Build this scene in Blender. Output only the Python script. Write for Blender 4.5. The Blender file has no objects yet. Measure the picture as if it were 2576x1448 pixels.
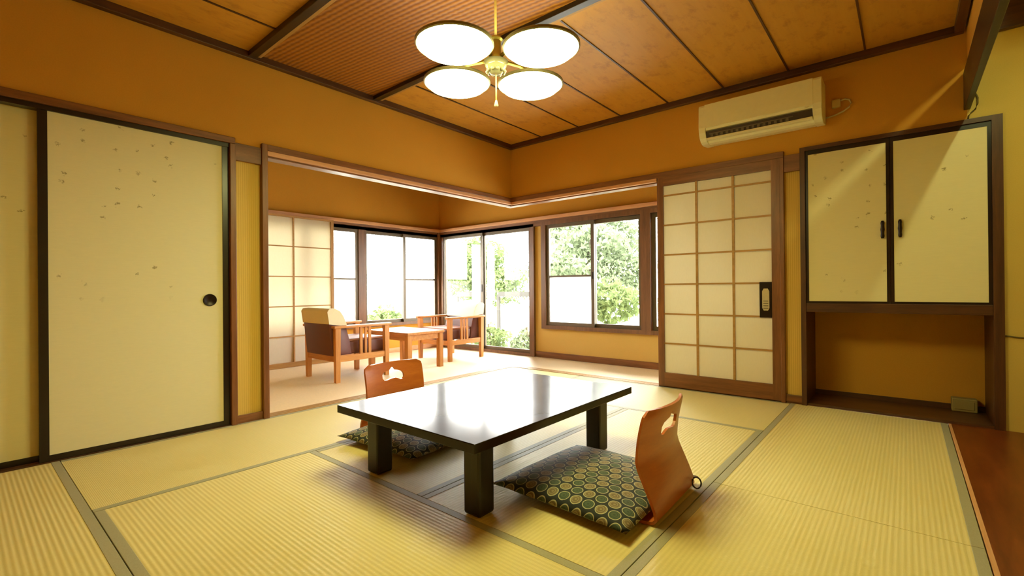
import bpy, bmesh, math, random
from mathutils import Vector, Matrix
random.seed(7)
S = bpy.context.scene
COL = S.collection
PI = math.pi

# ------------------------------------------------------------------ colour
def lin(c):
    c = c / 255.0
    return c / 12.92 if c <= 0.04045 else ((c + 0.055) / 1.055) ** 2.4
def rgb(r, g, b):
    return (lin(r), lin(g), lin(b), 1.0)

# ------------------------------------------------------------------ node helpers
class NT:
    def __init__(self, name):
        m = bpy.data.materials.new(name); m.use_nodes = True
        self.m = m; self.t = m.node_tree; self.t.nodes.clear()
        self.out = self.n('ShaderNodeOutputMaterial')
    def n(self, typ, **kw):
        nd = self.t.nodes.new(typ)
        for k, v in kw.items():
            if hasattr(nd, k): setattr(nd, k, v)
        return nd
    def l(self, a, b): self.t.links.new(a, b)
    def put(self, sock, v):
        if isinstance(v, bpy.types.NodeSocket): self.l(v, sock)
        else: sock.default_value = v
    def math(self, op, a, b=None, c=None):
        nd = self.n('ShaderNodeMath', operation=op)
        self.put(nd.inputs[0], a)
        if b is not None: self.put(nd.inputs[1], b)
        if c is not None: self.put(nd.inputs[2], c)
        return nd.outputs[0]
    def mix(self, f, a, b):
        nd = self.n('ShaderNodeMix', data_type='RGBA')
        self.put(nd.inputs['Factor'], f); self.put(nd.inputs[6], a); self.put(nd.inputs[7], b)
        return nd.outputs[2]
    def coords(self, kind='Object'):
        return self.n('ShaderNodeTexCoord').outputs[kind]
    def mapping(self, vec, scale=(1, 1, 1), rot=(0, 0, 0)):
        nd = self.n('ShaderNodeMapping'); self.l(vec, nd.inputs['Vector'])
        nd.inputs['Scale'].default_value = scale; nd.inputs['Rotation'].default_value = rot
        return nd.outputs[0]
    def noise(self, vec, scale=5, detail=3, rough=0.5):
        nd = self.n('ShaderNodeTexNoise'); self.l(vec, nd.inputs['Vector'])
        nd.inputs['Scale'].default_value = scale; nd.inputs['Detail'].default_value = detail
        nd.inputs['Roughness'].default_value = rough
        return nd.outputs['Fac']
    def ramp(self, f, stops):
        nd = self.n('ShaderNodeValToRGB'); self.l(f, nd.inputs[0])
        e = nd.color_ramp.elements
        while len(e) < len(stops): e.new(0.5)
        for i, (p, c) in enumerate(stops): e[i].position = p; e[i].color = c
        return nd.outputs[0]
    def bump(self, h, strength=0.3, dist=0.01):
        nd = self.n('ShaderNodeBump'); self.l(h, nd.inputs['Height'])
        nd.inputs['Strength'].default_value = strength; nd.inputs['Distance'].default_value = dist
        return nd.outputs[0]
    def xyz(self, vec):
        nd = self.n('ShaderNodeSeparateXYZ'); self.l(vec, nd.inputs[0]); return nd.outputs
    def principled(self, col, rough=0.5, metal=0.0, normal=None, spec=0.5, ior=1.5, coat=0.0, coat_rough=0.05, sheen=0):
        p = self.n('ShaderNodeBsdfPrincipled')
        self.put(p.inputs['Base Color'], col); self.put(p.inputs['Roughness'], rough)
        p.inputs['Metallic'].default_value = metal; p.inputs['Specular IOR Level'].default_value = spec
        p.inputs['IOR'].default_value = ior
        p.inputs['Coat Weight'].default_value = coat; p.inputs['Coat Roughness'].default_value = coat_rough
        if sheen: p.inputs['Sheen Weight'].default_value = sheen
        if normal is not None: self.l(normal, p.inputs['Normal'])
        return p.outputs[0]
    def done(self, shader):
        self.l(shader, self.out.inputs['Surface']); return self.m

def plain(name, col, rough=0.5, metal=0.0, spec=0.5, noise=0.06, nscale=40):
    t = NT(name); v = t.coords()
    f = t.noise(v, nscale, 3)
    dark = tuple(c * (1 - noise * 2) for c in col[:3]) + (1,)
    lite = tuple(min(1, c * (1 + noise * 2)) for c in col[:3]) + (1,)
    return t.done(t.principled(t.mix(f, dark, lite), rough, metal, spec=spec))

def wood(name, c1, c2, rough=0.45, axis='z', freq=9.0, spec=0.5, coat=0.0, bumps=0.05):
    t = NT(name); v = t.coords()
    sc = {'x': (0.6, freq, freq), 'y': (freq, 0.6, freq), 'z': (freq, freq, 0.6)}[axis]
    m = t.mapping(v, sc)
    f = t.noise(m, 4.0, 6, 0.6)
    f2 = t.noise(t.mapping(v, tuple(s * 6 for s in sc)), 5.0, 3, 0.5)
    g = t.math('ADD', t.math('MULTIPLY', f, 0.75), t.math('MULTIPLY', f2, 0.25))
    col = t.ramp(g, [(0.32, c1), (0.68, c2)])
    return t.done(t.principled(col, rough, normal=t.bump(g, bumps, 0.004), spec=spec, coat=coat))

M = {}
DARK1, DARK2 = rgb(54, 28, 14), rgb(88, 52, 28)
for a in 'xyz':
    M['dark_' + a] = wood('dark_brown_wood_' + a, DARK1, DARK2, 0.42, a)
    M['red_' + a] = wood('red_brown_wood_' + a, rgb(92, 52, 24), rgb(134, 84, 46), 0.4, a)
    M['chair_' + a] = wood('honey_oak_' + a, rgb(176, 112, 52), rgb(212, 152, 84), 0.38, a)
    M['pale_' + a] = wood('pale_cedar_' + a, rgb(196, 140, 96), rgb(222, 172, 128), 0.45, a)
    M['frame_' + a] = wood('window_frame_wood_' + a, rgb(84, 54, 34), rgb(122, 84, 56), 0.4, a)
    M['kumiko_' + a] = wood('lattice_cedar_' + a, rgb(152, 112, 54), rgb(180, 138, 78), 0.5, a)
M['black'] = plain('black_lacquer_edge', rgb(26, 13, 10), 0.3, nscale=20)
M['brace'] = wood('dark_ceiling_batten', rgb(22, 14, 10), rgb(48, 30, 20), 0.35, 'x')

# plaster
def plaster(name, c1, c2):
    t = NT(name); v = t.coords()
    f = t.noise(v, 160, 4, 0.6); g = t.noise(v, 1.6, 3)
    k = t.math('ADD', t.math('MULTIPLY', f, 0.5), t.math('MULTIPLY', g, 0.5))
    return t.done(t.principled(t.ramp(k, [(0.3, c1), (0.7, c2)]), 0.9, normal=t.bump(f, 0.15, 0.002), spec=0.2))
M['plaster'] = plaster('ochre_sand_plaster', rgb(194, 141, 54), rgb(206, 152, 60))
M['plaster_c'] = plaster('pale_straw_plaster', rgb(206, 172, 96), rgb(214, 180, 104))  # corridor plaster with window daylight put into a paler, yellower colour
M['plaster_toko'] = plaster('alcove_straw_plaster', rgb(196, 172, 96), rgb(206, 182, 106))  # wall plaster with the alcove tube's greenish light put into its colour

def striped(name, c1, c2, axis):
    t = NT(name); v = t.coords(); s = t.xyz(v)
    w = t.math('SINE', t.math('MULTIPLY', s[axis], 2 * PI / 0.013))
    k = t.math('MULTIPLY_ADD', w, 0.5, 0.5)
    return t.done(t.principled(t.mix(k, c1, c2), 0.7, normal=t.bump(k, 0.2, 0.002), spec=0.3))
M['strip_y'] = striped('ribbed_straw_panel', rgb(206, 172, 84), rgb(216, 184, 94), 1)
M['strip_x'] = striped('ribbed_straw_panel_right', rgb(200, 164, 84), rgb(218, 184, 102), 0)

# ceiling boards
def board():
    t = NT('cedar_ceiling_board'); v = t.coords()
    f = t.noise(t.mapping(v, (10, 0.9, 10)), 3.0, 6, 0.6)
    knots = t.noise(t.mapping(v, (3.2, 1.8, 1)), 4.2, 5, 0.7)
    kk = t.ramp(knots, [(0.52, (0, 0, 0, 1)), (0.72, (1, 1, 1, 1))])
    c = t.mix(f, rgb(182, 126, 42), rgb(202, 148, 54))
    c = t.mix(t.math('MULTIPLY', kk, 0.45), c, rgb(120, 62, 26))
    return t.done(t.principled(c, 0.5, spec=0.4))
M['board'] = board()
def woven():
    t = NT('woven_ceiling_mat'); v = t.coords()
    m = t.mapping(v, (1, 1, 1), (0, 0, math.radians(-7))); s = t.xyz(m)
    wob = t.math('MULTIPLY', t.noise(t.mapping(v, (18, 4, 1)), 2.0, 2), 0.012)
    a = t.math('SINE', t.math('MULTIPLY', t.math('ADD', s[1], wob), 2 * PI / 0.032))
    b = t.math('SINE', t.math('MULTIPLY', s[0], 2 * PI / 0.05))
    k = t.math('MULTIPLY_ADD', a, 0.42, t.math('MULTIPLY_ADD', b, 0.08, 0.5))
    c = t.mix(k, rgb(112, 60, 17), rgb(166, 106, 34))
    return t.done(t.principled(c, 0.45, normal=t.bump(k, 0.5, 0.006), spec=0.4))
M['woven'] = woven()

# tatami : ribs along the long side
def tatami(name, axis):
    t = NT(name); v = t.coords(); s = t.xyz(v)
    across = s[1] if axis == 'x' else s[0]
    along = s[0] if axis == 'x' else s[1]
    w = t.math('MULTIPLY_ADD', t.math('SINE', t.math('MULTIPLY', across, 2 * PI / 0.0165)), 0.5, 0.5)
    w2 = t.math('MULTIPLY_ADD', t.math('SINE', t.math('MULTIPLY', along, 2 * PI / 0.006)), 0.5, 0.5)
    k = t.math('ADD', t.math('MULTIPLY', w, 0.7), t.math('MULTIPLY', w2, 0.3))
    n1 = t.noise(t.mapping(v, (1.0, 25, 1) if axis == 'y' else (25, 1.0, 1)), 6, 4, 0.6)
    n2 = t.noise(v, 1.3, 2)
    c = t.mix(k, rgb(212, 196, 138), rgb(229, 214, 156))
    c = t.mix(t.math('MULTIPLY', n1, 0.30), c, rgb(188, 166, 104))
    c = t.mix(t.math('MULTIPLY', n2, 0.25), c, rgb(212, 192, 128))
    return t.done(t.principled(c, 0.52, normal=t.bump(k, 0.3, 0.003), spec=0.25))
M['tatami_x'] = tatami('rush_weave_lengthways', 'x'); M['tatami_y'] = tatami('rush_weave_crossways', 'y')
def heri():
    t = NT('tatami_edge_cloth'); v = t.coords(); f = t.noise(v, 300, 2)
    return t.done(t.principled(t.mix(f, rgb(146, 141, 116), rgb(172, 166, 140)), 0.6, spec=0.3))
M['heri'] = heri()
M['carpet'] = plain('pale_rush_flooring', rgb(230, 206, 168), 0.5, nscale=60)
M['board_floor'] = wood('polished_alcove_board', rgb(92, 40, 14), rgb(124, 62, 26), 0.3, 'y', 5)
M['niche_floor'] = wood('niche_board', rgb(62, 36, 22), rgb(88, 56, 38), 0.4, 'x', 7)

# fusuma paper with scattered leaf flecks
def fusuma(axis, seed):
    t = NT('leaf_flecked_paper_%s%d' % (axis, seed)); v = t.coords()
    s = t.xyz(v); cb = t.n('ShaderNodeCombineXYZ')
    t.l(s[1] if axis == 'y' else s[0], cb.inputs[0]); t.l(s[2], cb.inputs[1]); cb.inputs[2].default_value = seed * 3.7
    p = cb.outputs[0]
    vo = t.n('ShaderNodeTexVoronoi', voronoi_dimensions='2D'); vo.inputs['Scale'].default_value = 13; vo.inputs['Randomness'].default_value = 1.0
    pw = t.n('ShaderNodeVectorMath', operation='ADD')
    nz = t.n('ShaderNodeTexNoise'); t.l(p, nz.inputs['Vector']); nz.inputs['Scale'].default_value = 60
    sc = t.n('ShaderNodeVectorMath', operation='SCALE'); t.l(nz.outputs['Color'], sc.inputs[0]); sc.inputs['Scale'].default_value = 0.045
    t.l(p, pw.inputs[0]); t.l(sc.outputs[0], pw.inputs[1]); t.l(pw.outputs[0], vo.inputs['Vector'])
    mr = t.n('ShaderNodeMapRange'); t.l(vo.outputs['Distance'], mr.inputs[0])
    mr.inputs[1].default_value = 0.15; mr.inputs[2].default_value = 0.03
    d = t.math('MULTIPLY', mr.outputs[0], t.math('GREATER_THAN', t.noise(p, 110, 2), 0.42))
    cs = t.n('ShaderNodeSeparateColor'); t.l(vo.outputs['Color'], cs.inputs[0])
    pick = t.math('GREATER_THAN', cs.outputs[0], 0.62)
    cl = t.math('GREATER_THAN', t.noise(p, 2.2, 1), 0.50)
    up = t.n('ShaderNodeMapRange'); t.l(s[2], up.inputs[0])
    up.inputs[1].default_value = 0.75; up.inputs[2].default_value = 1.0
    f = t.math('MULTIPLY', t.math('MULTIPLY', d, pick), t.math('MULTIPLY', cl, up.outputs[0]))
    base = t.mix(t.noise(t.mapping(p, (3, 40, 1)), 6, 4), rgb(222, 215, 176), rgb(231, 224, 186))
    pale = t.math('MULTIPLY', t.math('MULTIPLY', d, t.math('SUBTRACT', 1.0, pick)), 0.25)
    c = t.mix(pale, base, rgb(236, 222, 184))
    c = t.mix(t.math('MULTIPLY', f, 0.75), c, rgb(120, 104, 52))
    return t.done(t.principled(c, 0.62, spec=0.3))
M['fus1'] = fusuma('y', 1); M['fus2'] = fusuma('y', 2); M['cab1'] = fusuma('x', 1); M['cab2'] = fusuma('x', 2)

def paper():
    t = NT('translucent_lattice_paper'); v = t.coords()
    c = t.mix(t.noise(t.mapping(v, (30, 30, 6)), 5, 4), rgb(236, 230, 212), rgb(242, 237, 222))
    a = t.n('ShaderNodeBsdfDiffuse'); t.l(c, a.inputs[0])
    b = t.n('ShaderNodeBsdfTranslucent'); t.l(c, b.inputs[0])
    mx = t.n('ShaderNodeMixShader'); mx.inputs[0].default_value = 0.35
    t.l(a.outputs[0], mx.inputs[1]); t.l(b.outputs[0], mx.inputs[2])
    return t.done(mx.outputs[0])
M['paper'] = paper()

def glass(name, frosted=False):
    t = NT(name)
    tr = t.n('ShaderNodeBsdfTransparent'); tr.inputs[0].default_value = (0.97, 0.98, 0.97, 1)
    if frosted:
        d = t.n('ShaderNodeBsdfTranslucent'); d.inputs[0].default_value = (0.95, 0.97, 0.97, 1)
        mx = t.n('ShaderNodeMixShader'); mx.inputs[0].default_value = 0.85
        t.l(tr.outputs[0], mx.inputs[1]); t.l(d.outputs[0], mx.inputs[2])
        return t.done(mx.outputs[0])
    g = t.n('ShaderNodeBsdfGlossy'); g.inputs['Roughness'].default_value = 0.02
    lw = t.n('ShaderNodeFresnel'); lw.inputs['IOR'].default_value = 1.25
    mx = t.n('ShaderNodeMixShader'); t.l(lw.outputs[0], mx.inputs[0])
    t.l(tr.outputs[0], mx.inputs[1]); t.l(g.outputs[0], mx.inputs[2])
    return t.done(mx.outputs[0])
M['glass'] = glass('clear_window_glass'); M['frost'] = glass('frosted_window_glass', True)

def lacquer():
    t = NT('black_lacquer_table'); v = t.coords()
    c = t.mix(t.noise(v, 30, 3), rgb(20, 13, 9), rgb(30, 19, 13))
    r = t.math('MULTIPLY_ADD', t.noise(v, 9, 3), 0.04, 0.12)
    return t.done(t.principled(c, r, spec=0.16, ior=1.5, coat=0.26, coat_rough=0.30))
M['lacquer'] = lacquer()
M['legs'] = wood('black_stained_table_leg', rgb(18, 11, 8), rgb(34, 22, 15), 0.35, 'z', 14)
M['ply'] = wood('amber_plywood', rgb(166, 84, 30), rgb(190, 106, 42), 0.34, 'y', 6, coat=0.2)
M['plyedge'] = M['ply']

def cushion():
    t = NT('roundel_brocade'); v = t.coords(); s = t.xyz(v)
    P = 0.054
    row = t.math('DIVIDE', s[1], P * 0.9)
    ri = t.math('FLOOR', row)
    odd = t.math('MODULO', t.math('ABSOLUTE', ri), 2.0)
    u = t.math('ADD', t.math('DIVIDE', s[0], P), t.math('MULTIPLY', odd, 0.5))
    ci = t.math('FLOOR', u)
    fu = t.math('SUBTRACT', t.math('FRACT', u), 0.5); fv = t.math('SUBTRACT', t.math('FRACT', row), 0.5)
    r = t.math('SQRT', t.math('ADD', t.math('MULTIPLY', fu, fu), t.math('MULTIPLY', t.math('MULTIPLY', fv, fv), 0.9)))
    ring = t.math('MULTIPLY', t.math('GREATER_THAN', r, 0.375), t.math('LESS_THAN', r, 0.435))
    inner = t.math('LESS_THAN', r, 0.375)
    motif = t.math('GREATER_THAN', t.math('SINE', t.math('ADD', t.math('MULTIPLY', r, 34.0), t.math('MULTIPLY', fu, 9.0))), 0.45)
    tone = t.math('MODULO', t.math('ABSOLUTE', t.math('ADD', ci, ri)), 2.0)
    fill = t.mix(tone, rgb(70, 86, 68), rgb(112, 98, 72))
    fill = t.mix(t.math('MULTIPLY', motif, 0.6), fill, t.mix(tone, rgb(42, 56, 48), rgb(160, 148, 116)))
    c = t.mix(inner, rgb(34, 40, 43), fill)
    c = t.mix(ring, c, rgb(176, 172, 142))
    w = t.noise(v, 400, 2)
    return t.done(t.principled(c, 0.75, normal=t.bump(w, 0.1, 0.001), spec=0.25, sheen=0.2))
M['cushion'] = cushion()
M['uphol'] = plain('brown_upholstery', rgb(92, 44, 34), 0.55, nscale=120)
M['uphol_top'] = plain('rose_brown_upholstery', rgb(150, 104, 88), 0.6, nscale=120)  # brown upholstery again, window daylight on the seat put into a paler colour
M['cover'] = plain('cream_chair_cover', rgb(232, 222, 188), 0.8, nscale=80, noise=0.03)
M['ac'] = plain('ivory_plastic', rgb(243, 240, 208), 0.4, noise=0.02)
M['ac_dark'] = plain('dark_air_outlet', rgb(52, 36, 24), 0.5)
M['ac_fin'] = plain('grey_louvre', rgb(104, 92, 78), 0.45)
M['plastic'] = plain('beige_plastic', rgb(196, 180, 136), 0.5, noise=0.02)
M['boxp'] = plain('drab_beige_plastic', rgb(150, 132, 84), 0.6, noise=0.02)
M['metal'] = plain('brushed_brass', rgb(176, 156, 84), 0.3, 0.9, noise=0.04)
M['iron'] = plain('dark_bronze', rgb(34, 20, 14), 0.35, 0.5)
M['pewter'] = plain('pewter_inlay', rgb(200, 190, 160), 0.35, 0.3)
M['steel'] = plain('pale_steel_rim', rgb(150, 140, 110), 0.35, 0.7)
M['cable'] = plain('dark_cable', rgb(92, 76, 30), 0.6)
M['strap'] = plain('dark_elastic', rgb(60, 52, 36), 0.7)
M['cord'] = plain('cream_cord', rgb(232, 200, 130), 0.5)
M['alu'] = plain('bronze_aluminium', rgb(92, 78, 60), 0.45, 0.2)
M['closet'] = plain('dim_closet', rgb(60, 44, 30), 0.9)
def emit(name, col, st):
    t = NT(name); e = t.n('ShaderNodeEmission'); e.inputs[0].default_value = col; e.inputs[1].default_value = st
    return t.done(e.outputs[0])
LAMP = (1.0, 0.97, 0.36, 1)
M['opal'] = emit('glowing_opal_glass', LAMP, 37.0)
M['opal_top'] = emit('glowing_shade_back', LAMP, 8.0)
M['tube'] = emit('glowing_fluorescent_tube', (0.95, 1.0, 0.42, 1), 80.0)
def crystal():
    t = NT('pressed_glass')
    return t.done(t.principled((0.30, 0.28, 0.20, 1), 0.12, spec=0.8))
M['crystal'] = crystal()
def leaf(name, a, b):
    t = NT(name); f = t.noise(t.coords(), 7, 2)
    c = t.mix(f, a, b)
    d = t.n('ShaderNodeBsdfDiffuse'); t.l(c, d.inputs[0])
    tl = t.n('ShaderNodeBsdfTranslucent'); t.l(c, tl.inputs[0])
    mx = t.n('ShaderNodeMixShader'); mx.inputs[0].default_value = 0.4
    t.l(d.outputs[0], mx.inputs[1]); t.l(tl.outputs[0], mx.inputs[2])
    return t.done(mx.outputs[0])
M['leaf1'] = leaf('bright_leaf', rgb(84, 100, 62), rgb(112, 126, 86))
M['leaf2'] = leaf('grey_green_leaf', rgb(88, 102, 76), rgb(118, 128, 102))
M['bark'] = wood('grey_bark', rgb(70, 64, 54), rgb(110, 100, 86), 0.9, 'z')
M['gravel'] = plain('pale_gravel', rgb(176, 176, 160), 0.95, nscale=120, noise=0.2)
M['rail'] = plain('grey_weathered_rail', rgb(46, 44, 40), 0.8)

# ------------------------------------------------------------------ mesh builder
class MB:
    def __init__(self): self.b = bmesh.new()
    def box(self, x0, x1, y0, y1, z0, z1, bev=0.0, seg=2):
        vs = [self.b.verts.new((x, y, z)) for x in (x0, x1) for y in (y0, y1) for z in (z0, z1)]
        idx = [(0, 1, 3, 2), (4, 6, 7, 5), (0, 4, 5, 1), (2, 3, 7, 6), (0, 2, 6, 4), (1, 5, 7, 3)]
        fs = [self.b.faces.new([vs[i] for i in q]) for q in idx]
        if bev:
            es = list({e for f in fs for e in f.edges})
            bmesh.ops.bevel(self.b, geom=es, offset=bev, segments=seg, affect='EDGES', profile=0.5)
        return self
    def prism(self, pts, axis, a, b, bev=0.0):
        def mk(p, d):
            if axis == 'x': return (d, p[0], p[1])
            if axis == 'y': return (p[0], d, p[1])
            return (p[0], p[1], d)
        A = [self.b.verts.new(mk(p, a)) for p in pts]; B = [self.b.verts.new(mk(p, b)) for p in pts]
        n = len(pts)
        fs = [self.b.faces.new(A), self.b.faces.new(B[::-1])]
        for i in range(n): fs.append(self.b.faces.new((A[i], B[i], B[(i + 1) % n], A[(i + 1) % n])))
        if bev:
            es = list({e for f in fs[:2] for e in f.edges})
            bmesh.ops.bevel(self.b, geom=es, offset=bev, segments=2, affect='EDGES', profile=0.5)
        return self
    def lathe(self, prof, c, n=28, axis='z'):
        rings = []
        for r, h in prof:
            if r < 1e-5:
                p = {'z': (c[0], c[1], c[2] + h), 'x': (c[0] + h, c[1], c[2]), 'y': (c[0], c[1] + h, c[2])}[axis]
                rings.append([self.b.verts.new(p)])
            else:
                ring = []
                for i in range(n):
                    a = 2 * PI * i / n; u, w = r * math.cos(a), r * math.sin(a)
                    p = {'z': (c[0] + u, c[1] + w, c[2] + h), 'x': (c[0] + h, c[1] + u, c[2] + w), 'y': (c[0] + u, c[1] + h, c[2] + w)}[axis]
                    ring.append(self.b.verts.new(p))
                rings.append(ring)
        for A, B in zip(rings, rings[1:]):
            if len(A) == 1 and len(B) == 1: continue
            for i in range(n):
                j = (i + 1) % n
                if len(A) == 1: self.b.faces.new((A[0], B[j], B[i]))
                elif len(B) == 1: self.b.faces.new((A[i], A[j], B[0]))
                else: self.b.faces.new((A[i], A[j], B[j], B[i]))
        return self
    def tube(self, pts, r, n=8, closed=False):
        pts = [Vector(p) for p in pts]; rings = []
        N = len(pts)
        for i, p in enumerate(pts):
            if closed: d = pts[(i + 1) % N] - pts[i - 1]
            else: d = pts[min(i + 1, N - 1)] - pts[max(i - 1, 0)]
            d.normalize()
            up = Vector((0, 0, 1)) if abs(d.z) < 0.9 else Vector((1, 0, 0))
            a = d.cross(up).normalized(); b = d.cross(a).normalized()
            rr = r[i] if isinstance(r, (list, tuple)) else r
            rings.append([self.b.verts.new(p + a * rr * math.cos(2 * PI * k / n) + b * rr * math.sin(2 * PI * k / n)) for k in range(n)])
        pairs = list(zip(rings, rings[1:])) + ([(rings[-1], rings[0])] if closed else [])
        for A, B in pairs:
            for k in range(n): self.b.faces.new((A[k], A[(k + 1) % n], B[(k + 1) % n], B[k]))
        if not closed:
            self.b.faces.new(rings[0][::-1]); self.b.faces.new(rings[-1])
        return self
    def build(self, name, mat, parent=None, smooth=False, origin=None, mesh=None):
        me = bpy.data.meshes.new(name)
        bmesh.ops.recalc_face_normals(self.b, faces=self.b.faces[:])
        off = Vector((0, 0, 0)); p = parent
        while p is not None: off += p.location; p = p.parent
        if origin is not None and parent is None: off = Vector(origin)
        bmesh.ops.translate(self.b, verts=self.b.verts[:], vec=-off)
        self.b.to_mesh(me); self.b.free()
        me.materials.append(M[mat] if isinstance(mat, str) else mat)
        if smooth:
            for f in me.polygons: f.use_smooth = True
            if smooth != True:
                try: me.set_sharp_from_angle(angle=math.radians(smooth))
                except Exception: pass
        o = bpy.data.objects.new(name, me); COL.objects.link(o)
        if parent is not None: o.parent = parent
        elif origin is not None: o.location = off
        return o

def empty(name, loc, label=None, cat=None, group=None, kind=None):
    o = bpy.data.objects.new(name, None); COL.objects.link(o); o.location = loc; o.empty_display_size = 0.1
    return tag(o, label, cat, group, kind)
def tag(o, label=None, cat=None, group=None, kind=None):
    if label: o['label'] = label
    if cat: o['category'] = cat
    if group: o['group'] = group
    if kind: o['kind'] = kind
    return o
def struct(o): o['kind'] = 'structure'; return o
def box(name, mat, *a, parent=None, bev=0.0, origin=None):
    return MB().box(*a, bev=bev).build(name, mat, parent, origin=origin, smooth=False)
def copy_tree(o, parent=None):
    c = o.copy(); COL.objects.link(c); c.parent = parent
    for ch in [x for x in bpy.data.objects if x.parent == o]: copy_tree(ch, c)
    return c

# ------------------------------------------------------------------ dimensions
HC = 2.42       # main ceiling
YB = -5.0       # wall behind the camera
XT = 4.45       # far wall of the alcove
XO, YO = -2.09, 0.79    # outer glazing planes of the sun corridor
XE = 2.66       # end of the corridor on the right

# ================================================================== SETTING
struct(box('floor', 'carpet', XO - 0.3, XT + 0.1, YB - 0.1, YO + 0.3, -0.20, -0.032))
b = MB()
b.box(XO - 0.02, -0.10, -2.75, YO + 0.02, -0.03, -0.002)
b.box(-0.10, XE, 0.10, YO + 0.02, -0.03, -0.002)
struct(b.build('floor_corridor', 'carpet'))
struct(box('floor_alcove', 'board_floor', 3.515, XT, YB, 0.0, -0.03, 0.004))

# --- left wall (fusuma side), x = 0
b = MB()
b.box(-0.10, 0.0, YB, 0.0, 1.84, HC)
b.box(-0.10, 0.0, YB, -4.50, 0.0, 1.84); b.box(-0.06, 0.0, -2.769, -2.611, 1.79, 1.84)
struct(b.build('wall_left', 'plaster'))
struct(box('wall_left_strip', 'strip_y', -0.06, -0.012, -2.77, -2.61, 0.05, 1.70))
struct(box('wall_closet', 'closet', -0.60, -0.56, -4.6, -2.72, -0.03, 2.0))
# --- right wall, y = 0
b = MB()
b.box(0.0, 3.60, 0.0, 0.10, 1.845, HC); b.box(2.628, 2.729, 0.0, 0.06, 1.79, 1.845)
struct(b.build('wall_right', 'plaster'))
struct(box('wall_right_strip', 'strip_x', 2.61, 2.735, 0.012, 0.06, 0.05, 1.70))
b = MB(); b.box(3.748, XT, 0.0, 0.08, 0.0, 1.85); b.box(3.60, XT, 0.0, 0.08, 1.85, 2.55)
struct(b.build('wall_alcove', 'plaster_toko'))
struct(box('wall_alcove_right', 'plaster_toko', XT, XT + 0.08, YB, 0.08, -0.03, 2.55))
struct(box('wall_back', 'plaster', -0.1, XT + 0.1, YB - 0.08, YB, -0.03, 2.55))

# --- ceiling : boards, woven strip, alcove, corridor
b = MB()
g = 0.004
xs = [0.0] + [0.445 * k for k in range(1, 9)] + [3.60]
for y0, y1 in ((-1.72, 0.0), (YB, -2.65)):
    for x0, x1 in zip(xs, xs[1:]): b.box(x0 + g, x1 - g, y0, y1, HC - 0.002, HC + 0.012)
struct(b.build('ceiling', 'board'))
struct(box('ceiling_shadow_gap', 'brace', -0.1, 3.62, YB, 0.1, HC + 0.012, HC + 0.05))
struct(box('ceiling_woven', 'woven', 0.0, 3.6, -2.66, -1.72, HC - 0.006, HC + 0.011))
struct(box('ceiling_alcove', 'brace', 3.62, XT + 0.08, YB, 0.08, 2.50, 2.55))
b = MB()
b.box(XO - 0.1, -0.10, -2.8, YO + 0.1, 2.30, 2.34); b.box(-0.10, XE + 0.06, 0.10, YO + 0.1, 2.30, 2.34)
struct(b.build('ceiling_corridor', 'dark_x'))
# seams between the boards, beams across the ceiling
n = 1
def trim(mat, *a, bev=0.0):
    global n
    o = box('trim_%d' % n, mat, *a, bev=bev); n += 1; return struct(o)
for x in xs[1:-1]:
    for y0, y1 in ((-1.70, -0.045), (YB, -2.66)):
        trim('dark_y', x - 0.0055, x + 0.0055, y0, y1, HC - 0.008, HC + 0.004)
for y0, y1, ya, yb in ((-2.70, -2.65, -2.65, -2.62), (-1.765, -1.715, -1.715, -1.68)):
    trim('brace', 0.03, 3.60, y0, y1, HC - 0.035, HC + 0.01, bev=0.003)
    trim('kumiko_x', 0.03, 3.60, ya, yb, HC - 0.022, HC + 0.01, bev=0.003)
# cornice
trim('dark_y', 0.0, 0.045, YB, 0.0, 2.373, HC + 0.01, bev=0.004)
trim('dark_x', 0.045, 3.59, -0.045, 0.0, 2.373, HC + 0.01, bev=0.004)
trim('dark_y', 3.545, 3.59, YB, -0.045, 2.373, HC + 0.01, bev=0.004)
# lintels (left wall)
trim('red_y', -0.10, 0.022, -4.5, -2.772, 1.80, 1.84, bev=0.003)
trim('black', -0.10, 0.004, -4.5, -2.804, 1.775, 1.80)
trim('red_y', -0.004, 0.012, -2.77, -2.61, 1.70, 1.812, bev=0.002)
trim('red_y', -0.004, 0.010, -2.77, -2.61, 0.0, 0.052, bev=0.002)
trim('red_z', -0.10, 0.022, -2.804, -2.769, 0.0, 1.80, bev=0.003)
trim('red_z', -0.10, 0.024, -2.611, -2.573, 0.0, 1.843, bev=0.003)
# sill under the sliding panels
trim('dark_y', -0.10, 0.006, -4.5, -2.804, -0.03, 0.006)
# lintel round the open corner: face, pale edge and grooved underside
trim('red_y', 0.0, 0.022, -2.573, 0.022, 1.80, 1.843, bev=0.003)
trim('pale_y', -0.012, 0.020, -2.573, 0.018, 1.772, 1.80, bev=0.003)
trim('red_y', -0.10, -0.012, -2.573, 0.0, 1.762, 1.84)
trim('red_x', 0.022, 1.66, -0.022, 0.0, 1.80, 1.847, bev=0.003)
trim('pale_x', 0.018, 1.66, -0.020, 0.012, 1.772, 1.80, bev=0.003)
trim('red_x', -0.10, 1.66, 0.012, 0.10, 1.762, 1.845)
# corridor sills (flush threshold boards)
for a in (-0.098, -0.063, -0.028): trim('kumiko_y', a, a + 0.027, -2.573, 0.0, -0.03, 0.004)
for a in (0.001, 0.036, 0.071): trim('kumiko_x', -0.10, 1.66, a, a + 0.027, -0.03, 0.004)
struct(box('floor_threshold', 'dark_y', -0.10, 0.0, -2.573, 0.0, -0.03, -0.004)); struct(box('floor_threshold_right', 'dark_x', -0.10, XE, 0.0, 0.10, -0.03, -0.004))
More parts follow.
